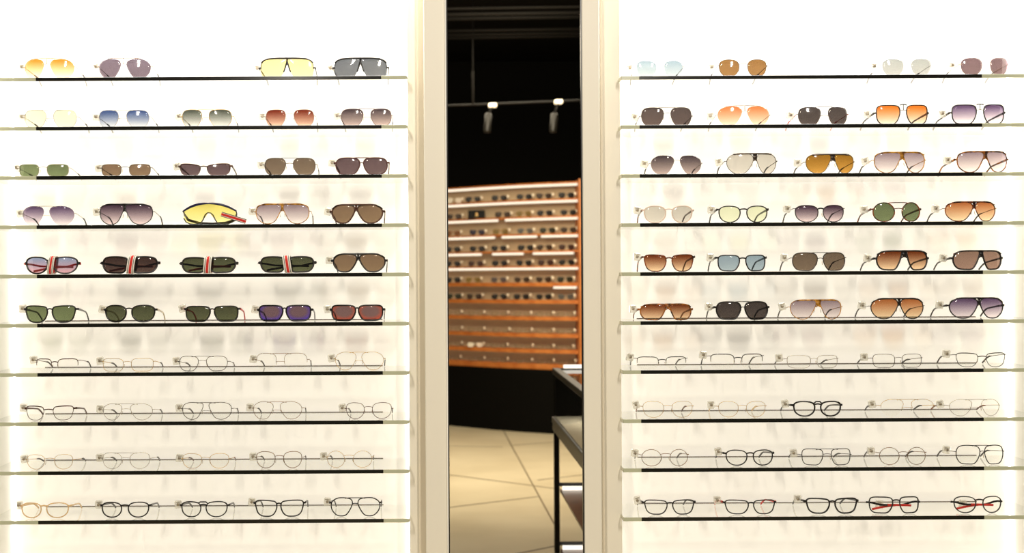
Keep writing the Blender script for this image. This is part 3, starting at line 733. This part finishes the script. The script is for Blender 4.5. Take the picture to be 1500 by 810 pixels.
# ------------------------------------------------------------------ mirror reflection of the shop, built as a room beyond an opening
OAK = principled('orange_oak', (212, 132, 66), .42, 0, ((184, 100, 42), 9, .35, .7))
FARBACK = principled('sand_panel_fill_glow', (196, 178, 142), .7, emit=.10, emit_rgb=(214, 186, 140))  # sand panel with a glow added to brighten the far tiers
NEARBLACK = principled('black_wall_paint', (10, 9, 7), .8, spec=.08)
LIP = emitter('shelf_lip_light', (1., .86, .66), 1.3)
def fd(px):                                        # distance (y) of the curved display front at a photo column
    u = (px - 655) / 195
    return (11.24 - .74 * u - .09 * math.sin(PI * min(max(u, 0), 1))) - D
FX = lambda px: (px - PX0) * (D + fd(px)) / F
FSTEPS = [600 + 10 * i for i in range(30)]         # photo columns along the curve (590..890)
def curved(px0, px1, dy0, dy1, z0, z1, n=24):
    """a board that follows the curve; dy measured behind the display front"""
    mb = MB(); v = []
    for i in range(n + 1):
        px = px0 + (px1 - px0) * i / n; x, y = FX(px), fd(px)
        v += [(x, y + dy0, z0), (x, y + dy1, z0), (x, y + dy1, z1), (x, y + dy0, z1)]
    f = [(0, 1, 2, 3), tuple(n * 4 + k for k in (3, 2, 1, 0))]
    for i in range(n):
        a, b = i * 4, i * 4 + 4
        for k in range(4): f.append((a + k, b + k, b + (k + 1) % 4, a + (k + 1) % 4))
    mb.add(v, f); return mb
FZ = lambda py: ZC + (405 - py) * 10.8 / F
fs = [270.8, 294.6, 319.4, 344.6, 369.4, 391.5, 417.5, 442.6, 467, 491.6, 514.6, 537]
struct(curved(540, 848, .252, .30, FZ(541), FZ(268)).build('wall_far', FARBACK))
struct(curved(540, 900, .04, .34, 0, FZ(541)).build('trim_13', NEARBLACK))
slab('wall_far_upper', (-2.6, 3.2, 9.0, 9.1, FZ(268), 3.2), NEARBLACK)
slab('wall_far_lower', (-2.6, 3.2, 9.0, 9.1, 0, FZ(268)), NEARBLACK)
ORDF = ['topmost', 'second', 'third', 'fourth', 'fifth', 'sixth', 'seventh', 'eighth', 'ninth', 'tenth', 'eleventh', 'lowest']
for i, py in enumerate(fs):
    z = FZ(py); th = .014 if i < 6 else .030 if i < 11 else .042
    t = thing('display_shelf', 'curved orange oak shelf, %s on the far display%s' % (ORDF[i] if i in (0, 11) else ORDF[i] + ' from the top', ' with glowing front lip' if i < 7 else ''), 'shelf', (0, 0, z), 'oak shelves of the far display')
    curved(542, 849, .07, .25, -th / 2, th / 2).build('board', OAK, t)
    if i < 7:
        runs = {3: [(542, 726), (736, 788), (794, 848)], 4: [(542, 706), (722, 768), (782, 842)], 5: [(542, 848)], 6: [(812, 846)], 2: [(542, 731), (741, 848)]}.get(i, [(542, 848)])
        for a, b in runs:
            curved(a, b, .074, .09, -th / 2 - .018, -th / 2 + .0002, 10).build('light_lip', LIP, t)
pz0, pz1 = FZ(544), FZ(267)
mb = MB(); x = FX(850.5); mb.box(x - .013, x + .03, fd(850) - .012, fd(850) + .25, pz0, pz1, .002)
tag(mb.build('oak_post', OAK), 'upright orange oak post closing the end of the curved far display', 'post')

FARC = {'k': ((30, 24, 22), (44, 36, 32)), 'b': ((62, 40, 24), (84, 58, 36)), 'o': ((150, 92, 36), (164, 104, 44)), 'v': ((44, 36, 60), (60, 50, 76)), 'y': ((150, 118, 50), (168, 136, 66)),
        'g': ((110, 106, 98), (124, 120, 112)), 'n': ((50, 48, 28), (66, 62, 38)), 'r': ((76, 44, 34), (92, 56, 44)), 'm': ((104, 88, 86), (118, 102, 100)), 'w': ((226, 216, 196), (232, 222, 204)), 'c': ((196, 180, 146), (200, 184, 150))}
FARN = {'k': 'black', 'b': 'dark brown', 'o': 'orange', 'v': 'dark violet', 'y': 'golden', 'g': 'grey', 'n': 'olive', 'r': 'red brown', 'm': 'grey mauve', 'w': 'pale', 'c': 'clear'}
def far_lens(k):
    nm = 'far_lens_' + FARN[k].replace(' ', '_')
    if k == 'c': return thin_glass('far_clear_lens', (.96, .95, .93), .4)
    return principled(nm, FARC[k][1] if k == 'w' else tuple(v * .66 for v in FARC[k][1]), .4, spec=.2)
FTAG = principled('white_security_tag', (250, 240, 214), .5)
far_rows = [
    (0, [(666, 'w'), (694, 'k'), (733, 'k'), (770, 'k'), (799, 'b'), (832, 'k')]),
    (1, [(666, 'b'), (738, 'b'), (769, 'y'), (800, 'k'), (835, 'k')]),
    (2, [(664, 'o'), (700, 'v'), (734.6, 'y'), (771, 'g'), (804, 'n'), (835, 'b')]),
    (3, [(664, 'k'), (700, 'k'), (732, 'k'), (771.5, 'k'), (799.5, 'b'), (832, 'r')]),
    (4, [(664, 'k'), (697.5, 'r'), (733, 'k'), (769, 'k'), (801, 'r'), (832, 'k')]),
    (5, [(664, 'k'), (693.5, 'y'), (731.5, 'm'), (765.7, 'b'), (798, 'b'), (829.6, 'n')]),
    (6, [(665, 'n'), (695, 'b'), (732, 'k'), (765, 'k'), (798, 'k'), (830.5, 'g')]),
    (7, [(664, 'c'), (697, 'c'), (732, 'c'), (766, 'c'), (799, 'c'), (830, 'c')]),
    (8, [(664, 'c'), (697, 'c'), (734, 'c'), (767, 'c'), (799, 'c'), (830, 'c')]),
    (9, [(664, 'c'), (696, 'w'), (731, 'c'), (768, 'c'), (799, 'c'), (828, 'c')]),
    (10, [(662, 'c'), (697, 'c'), (731, 'c'), (767, 'c'), (799, 'c'), (831, 'c')])]
far_shapes = ['sqr', 'pan', 'avi', 'way', 'nav']
def far_glasses(px, z, k, shape, w, label, ri):
    x, y = FX(px), fd(px) + .095
    kind = 'eyeglasses' if k in 'c' or ri >= 7 else 'sunglasses'
    t = thing(kind, label, kind, (x, y, z + .0004), 'spectacles on the far curved display')
    h = .046 if kind == 'sunglasses' else .038; hw = w / 2; lw = hw * .84
    fc = principled('far_frame_' + FARN[k].replace(' ', '_'), FARC[k][0], .35) if k != 'c' else principled('far_wire_frame', (132, 112, 82), .4, .4)
    fr = MB(); rw = .0044 if k != 'c' else .003
    for sg in (-1, 1):
        c = sg * (hw - lw / 2)
        pts = [(c + sg * u * lw / 2, (q + 1) / 2 * h) for u, q in get_outline(shape, 20)]
        if sg < 0: pts.reverse()
        fr.sweep([(a, .004 * (a / hw) ** 2, b) for a, b in offset(pts, rw / 2)], rw, .003, (0, 1, 0), True, 6)
        lens_mesh(offset(pts, rw * .5), lambda a: .004 * (a / hw) ** 2).build('lens', far_lens(k), t)
        tm = MB(); tm.sweep([(sg * hw * .97, .004, h * .7), (sg * hw * .96, .08, h * .7), (sg * hw * .93, .125, .004)], .004, .0026, (1, 0, 0), n=6); tm.build('temple', fc, t)
    g = hw - lw
    fr.sweep([(-g - .002, -.0004, h * .66), (0, -.0006, h * .74), (g + .002, -.0004, h * .66)], rw, .003, (0, 1, 0), n=6)
    fr.build('frame', fc, t)
    mb = MB(); mb.box(-.010, .010, -.006, .006, -.012, .012, .003); o = mb.build('security_tag', FTAG, t); o.location = (hw + .008, .012, h * .82)
CT = ['first', 'second', 'third', 'fourth', 'fifth', 'sixth']
for ri, row in far_rows:
    py = fs[ri + 1]; th = .014 if ri + 1 < 6 else .030 if ri + 1 < 11 else .042
    for j, (px, k) in enumerate(row):
        n = len(row)
        lab = 'small %s %s, %s from the oak post, %s tier of the far display' % (FARN[k], 'eyeglasses' if k == 'c' or ri >= 7 else 'sunglasses', CT[n - 1 - j], 'top' if ri == 0 else 'bottom' if ri == 10 else ORDF[ri])
        far_glasses(px, FZ(py) + th / 2, k, far_shapes[(ri * 3 + j * 2) % 5], .124 if ri < 7 else .128, lab, ri)
x = FX(699); z = FZ(fs[2]) + .007
t = thing('display_box', 'small black display box with a gold emblem on the second tier of the far display', 'box', (x, fd(699) + .07, z))
mb = MB(); mb.box(-.070, .070, -.012, .05, .0002, .068, .003); mb.build('box_body', principled('black_card', (10, 8, 6), .6, spec=.2), t)
mb = MB(); mb.lathe((0, -.0145, .04), [(.0035, 0), (.010, .0005), (.010, .0028), (.003, .003)], 14, 'y'); mb.box(-.012, .012, -.0145, -.0120, .020, .0255, .001); mb.build('gold_emblem', FRAME['gold'](), t)

# floor with its thin dark tile joints, as they run in the photo
def floor_mat():
    m, N, L = newmat('stone_floor')
    out = N.new('ShaderNodeOutputMaterial'); b = N.new('ShaderNodeBsdfPrincipled')
    ge = N.new('ShaderNodeNewGeometry'); sp = N.new('ShaderNodeSeparateXYZ'); L.new(ge.outputs['Position'], sp.inputs[0])
    def M(op, a, c=None):
        n = N.new('ShaderNodeMath'); n.operation = op
        for i, q in enumerate((a, c)):
            if q is None: continue
            if isinstance(q, (int, float)): n.inputs[i].default_value = q
            else: L.new(q, n.inputs[i])
        return n.outputs[0]
    def ground(px, py):
        d = ZC * F / (py - 405); return ((px - PX0) * d / F, d - D)
    acc = None
    for (p, q) in (((600, 688), (830, 719)), ((600, 750), (788, 728)), ((730, 620), (815, 778)), ((745, 653), (860, 645)), ((786, 704), (860, 696)), ((600, 652), (735, 655)), ((600, 842), (815, 800))):
        (x0, y0), (x1, y1) = ground(*p), ground(*q)
        l = math.hypot(x1 - x0, y1 - y0); ux, uy = (x1 - x0) / l, (y1 - y0) / l
        dx, dy = M('SUBTRACT', sp.outputs[0], x0), M('SUBTRACT', sp.outputs[1], y0)
        s = M('ADD', M('MULTIPLY', dx, ux), M('MULTIPLY', dy, uy))
        r = M('DIVIDE', M('ABSOLUTE', M('SUBTRACT', M('MULTIPLY', dx, uy), M('MULTIPLY', dy, ux))), 1. if abs(ux) > .5 else .4)
        k = M('MULTIPLY', M('LESS_THAN', r, .011), M('MULTIPLY', M('GREATER_THAN', s, 0.), M('LESS_THAN', s, l)))
        acc = k if acc is None else M('MAXIMUM', acc, k)
    no = N.new('ShaderNodeTexNoise'); no.inputs['Scale'].default_value = 1.6; no.inputs['Detail'].default_value = 5
    L.new(ge.outputs['Position'], no.inputs['Vector'])
    r1 = N.new('ShaderNodeValToRGB'); r1.color_ramp.elements[0].position = .35; r1.color_ramp.elements[1].position = .7
    r1.color_ramp.elements[0].color = (*lin((204, 190, 158)), 1); r1.color_ramp.elements[1].color = (*lin((222, 209, 178)), 1)
    L.new(no.outputs['Fac'], r1.inputs['Fac'])
    mx = N.new('ShaderNodeMixRGB'); mx.inputs[2].default_value = (*lin((112, 98, 74)), 1)
    L.new(acc, mx.inputs[0]); L.new(r1.outputs[0], mx.inputs[1]); L.new(mx.outputs[0], b.inputs['Base Color'])
    b.inputs['Roughness'].default_value = .42; b.inputs['Specular IOR Level'].default_value = .3
    L.new(b.outputs[0], out.inputs[0]); return m
slab('floor', (-3.2, 3.4, -5.2, 9.1, -.06, 0), floor_mat())
slab('ceiling', (-3.2, 3.4, -5.2, 9.1, 3.2, 3.26), NEARBLACK)
# dark party walls behind the two cases, so the far room stays dark
slab('wall_side', (-2.6, -2.5,   .25, 9.1, 0, 3.2), NEARBLACK)
slab('wall_side', (3.1, 3.2,   .25, 9.1, 0, 3.2), NEARBLACK)
slab('wall_partition', (-2.6, XL0, BK + .021, BK + .06, 0, 3.2), NEARBLACK)
slab('wall_partition', (XR1, 3.2, BK + .021, BK + .06, 0, 3.2), NEARBLACK)
slab('wall_partition', (XL0, XL1, BK + .0215, BK + .06, 0, 3.2), NEARBLACK)
slab('wall_partition', (XR0, XR1, BK + .0215, BK + .06, 0, 3.2), NEARBLACK)

# ceiling slats and the lighting track with its two spotlights
SLAT = principled('dark_bronze_slat', (14, 12, 9), .7, spec=.12)
def W2(px, py, dist): return at(px, py, dist - D)
for i, (py, dist, hh, ty) in enumerate(((12, 7.6, .012, 'topmost'), (20.5, 7.9, .018, 'second'), (27, 8.2, .018, 'third and brightest'), (45, 8.6, .012, 'fourth'), (51, 8.8, .012, 'fifth'), (55.5, 9.0, .014, 'lowest'))):
    a, b = W2(610, py + 1.2, dist), W2(900, py - 3.5, dist)
    mb = MB(); mb.sweep([a, (a + b) / 2, b], hh, .05, (0, 1, 0), n=8, p=.4)
    tag(mb.build('ceiling_slat', SLAT), 'long thin bronze ceiling slat under the black ceiling, %s seen through mirror opening' % ty, 'slat', 'bronze ceiling slats')
TRK = principled('black_track', (16, 14, 11), .6, spec=.2)
a, b = W2(600, 157, 9.06), W2(880, 146, 9.06)
mb = MB(); mb.sweep([a, (a + b) / 2, b], .012, .03, (0, 1, 0), n=8, p=.3)
t = thing('lighting_track', 'thin black lighting track hanging high before the far display', 'track', (0, 0, 0))
o = mb.build('track_rail', TRK, t)
mb = MB(); p = W2(693, 152.5, 9.); mb.lathe((p.x, p.y, p.z), [(.008, 0), (.008, 3.19 - p.z)], 10); mb.build('suspension_rod', TRK, t)
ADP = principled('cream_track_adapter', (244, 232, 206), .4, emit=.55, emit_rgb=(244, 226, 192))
for px, py, lx, w in ((721.5, 154.5, 715.5, 'beside the suspension rod'), (818, 149.5, 812, 'farther from the suspension rod')):
    p = W2(px, py, 9.); s = 9. / F
    t = thing('track_spotlight', 'black cylinder spotlight with glowing cream adapter, ' + w, 'spotlight', p, 'spotlights on the far track')
    mb = MB(); mb.box(-6 * s, 6 * s, -.03, .03, -3 * s, 3 * s, .006); mb.build('adapter', ADP, t)
    q = W2(lx, 168, 9.) - p
    mb = MB(); mb.sweep([(0, 0, -3 * s + .001), (q.x * .5, 0, q.z * .5), (q.x, 0, q.z + .01)], .012, .012, (0, 1, 0)); mb.build('stem', TRK, t)
    mb = MB(); e = W2(lx - 2.0, 194, 9.) - p; mb.sweep([(q.x, 0, q.z + .012), (q.x, 0, q.z), (e.x, 0, e.z + .01), (e.x, 0, e.z)], [.03, .05, .05, .044], [.03, .05, .05, .044], (0, 1, 0), n=14, p=1.); mb.build('barrel', principled('black_spotlight', (20, 18, 14), .4, spec=.25), t)

# glass display counter on a black steel stand, at the pilaster side of the mirror opening
BS = principled('black_steel', (22, 20, 17), .4)
CX0, CX1, CY0, CY1 = .525, 1.15, 4.75 - D, 6.1 - D
t = thing('display_counter', 'glass topped display counter on a slim black steel stand with lit lower shelves', 'counter', ((CX0 + CX1) / 2, (CY0 + CY1) / 2, 0))
ox, oy = (CX0 + CX1) / 2, (CY0 + CY1) / 2
def cbox(name, x0, x1, y0, y1, z0, z1, mat, b=.001, par=None):
    mb = MB(); mb.box(x0 - ox, x1 - ox, y0 - oy, y1 - oy, z0, z1, b); return mb.build(name, mat, par or t)
for (xx, yy) in ((CX0, CY1 - .03), (CX0, CY0), (CX1 - .03, CY0), (CX1 - .03, CY1 - .03)):
    cbox('leg', xx, xx + .024, yy, yy + .03, 0, .552, BS, .002)
cbox('stand_frame', CX0 - .004, CX1, CY0, CY1, .550, .585, BS, .002)
cbox('tray', CX0 - .008, CX1, CY0 - .006, CY1 + .004, .585, .612, BS, .002)
cbox('display_base', CX0 + .004, CX1 - .004, CY0 + .006, CY1 - .006, .612, .616, principled('pale_display_felt', (226, 216, 190), .8), 0)
vit = thin_glass('vitrine_glass', (.93, .93, .92), .8)
cbox('glass_side', CX0, CX0 + .006, CY0, CY1, .616, .806, vit, 0)
cbox('glass_end', CX0 + .006, CX1 - .006, CY1 - .006, CY1, .616, .806, vit, 0)
cbox('glass_end', CX0 + .006, CX1 - .006, CY0, CY0 + .006, .616, .806, vit, 0)
cbox('inner_panel', CX0 + .008, CX1 - .01, CY1 - .03, CY1 - .012, .616, .80, NEARBLACK)
cbox('velvet_riser', CX0 + .14, CX1 - .06, CY1 - .34, CY1 - .12, .6165, .67, principled('black_velvet', (18, 17, 15), .9), .004)
cbox('top_frame', CX0 - .004, CX0 + .03, CY0 - .004, CY1 + .004, .806, .832, BS, .002)
cbox('top_frame', CX0 + .03, CX1, CY1 - .03, CY1 + .004, .806, .832, BS, .002)
cbox('glass_top', CX0 + .03, CX1, CY0, CY1 - .03, .812, .828, vit, 0)
LBAR = emitter('counter_light_bar', (1., .92, .78), 1.5)
cbox('light_bar', CX0 + .045, CX1, CY1 - .028, CY1 - .012, .832, .848, LBAR, .002)
WOOD2 = principled('walnut_shelf', (126, 76, 40), .3, 0, ((92, 54, 28), 12, .35, .7))
for zz in (.285, .018):
    sh = cbox('lower_shelf', CX0 + .026, CX1 - .03, CY0, CY1 - .03, zz - .012, zz, WOOD2, .001)
    cbox('shelf_rail', CX0 + .0, CX1 - .0, CY1 - .016, CY1 - .002, zz + .012, zz + .028, BS, .001, t)
    cbox('shelf_light', CX0 + .035, CX1 - .03, CY1 - .05, CY1 - .032, zz - .006, zz + .016, LBAR, .001, t)

# ------------------------------------------------------------------ light
def area(name, loc, rot, sx, sy, power, rgb=(1, .93, .82), spread=None):
    l = bpy.data.lights.new(name, 'AREA'); l.shape = 'RECTANGLE'; l.size = sx; l.size_y = sy; l.energy = power; l.color = rgb
    if spread: l.spread = spread
    o = bpy.data.objects.new(name, l); COL.objects.link(o); o.location = loc; o.rotation_euler = rot; return o
def spot(name, loc, target, power, angle=60, rgb=(1, .9, .76), rad=.04, blend=.6):
    l = bpy.data.lights.new(name, 'SPOT'); l.energy = power; l.color = rgb; l.spot_size = math.radians(angle); l.spot_blend = blend; l.shadow_soft_size = rad
    o = bpy.data.objects.new(name, l); COL.objects.link(o); o.location = loc
    o.rotation_euler = (Vector(target) - Vector(loc)).to_track_quat('-Z', 'Y').to_euler(); return o
for x0, x1, nm in ((XL0, XL1, 'case_top_light_left'), (XR0, XR1, 'case_top_light_right')):
    area(nm, ((x0 + x1) / 2, .09, Z1 - .015), (0, 0, 0), x1 - x0 - .06, .14, 11, (1, .97, .93))
for x, tx in ((-.75, -.55), (.95, .8)):
    d = Vector((tx, .1, 1.1)) - Vector((x, -3.7, 2.85))
    area('ceiling_linear_lamp', (x, -3.7, 2.85), d.to_track_quat('-Z', 'Y').to_euler(), .14, .8, 64, (1, .92, .80))
area('far_room_fill', (.4, 5.2, 2.62), (0, 0, 0), 1.6, 2.4, 92, (1, .87, .64))  # unseen fill, added below the slats to brighten the floor
area('far_display_fill', (.35, 4.0, 2.3), (math.radians(72), 0, 0), 1.6, .4, 60, (1, .87, .65))  # unseen frontal fill, added to brighten the far display
area('counter_tray_fill', (CX0 + .3, CY1 - .3, .80), (0, 0, 0), .4, .3, 2.2, (1, .92, .78))  # unseen fill, added to brighten the counter tray
w = bpy.data.worlds.new('shop_surround'); SC.world = w; w.use_nodes = True
w.node_tree.nodes['Background'].inputs[0].default_value = (1, .9, .76, 1); w.node_tree.nodes['Background'].inputs[1].default_value = .12

# ------------------------------------------------------------------ camera and view
cam = bpy.data.cameras.new('camera'); co = bpy.data.objects.new('camera', cam); COL.objects.link(co)
co.location = (0, -D, ZC); co.rotation_euler = (PI / 2, ROLL, 0)
cam.sensor_width = 36; cam.lens = F / 1500 * 36; cam.shift_x = (750 - PX0) / 1500
cam.clip_start = .05; cam.clip_end = 50
cam.dof.use_dof = True; cam.dof.focus_distance = D + .06; cam.dof.aperture_fstop = cam.lens / 1000 / .0105
SC.camera = co
SC.view_settings.view_transform = 'Standard'; SC.view_settings.look = 'None'
SC.view_settings.exposure = 0; SC.view_settings.gamma = 1; SC.view_settings.use_curve_mapping = False
SC.cycles.use_denoising = True
SC.cycles.max_bounces = 16; SC.cycles.transparent_max_bounces = 48; SC.cycles.glossy_bounces = 5; SC.cycles.diffuse_bounces = 4
SC.cycles.caustics_reflective = False; SC.cycles.caustics_refractive = False; SC.cycles.sample_clamp_indirect = 6
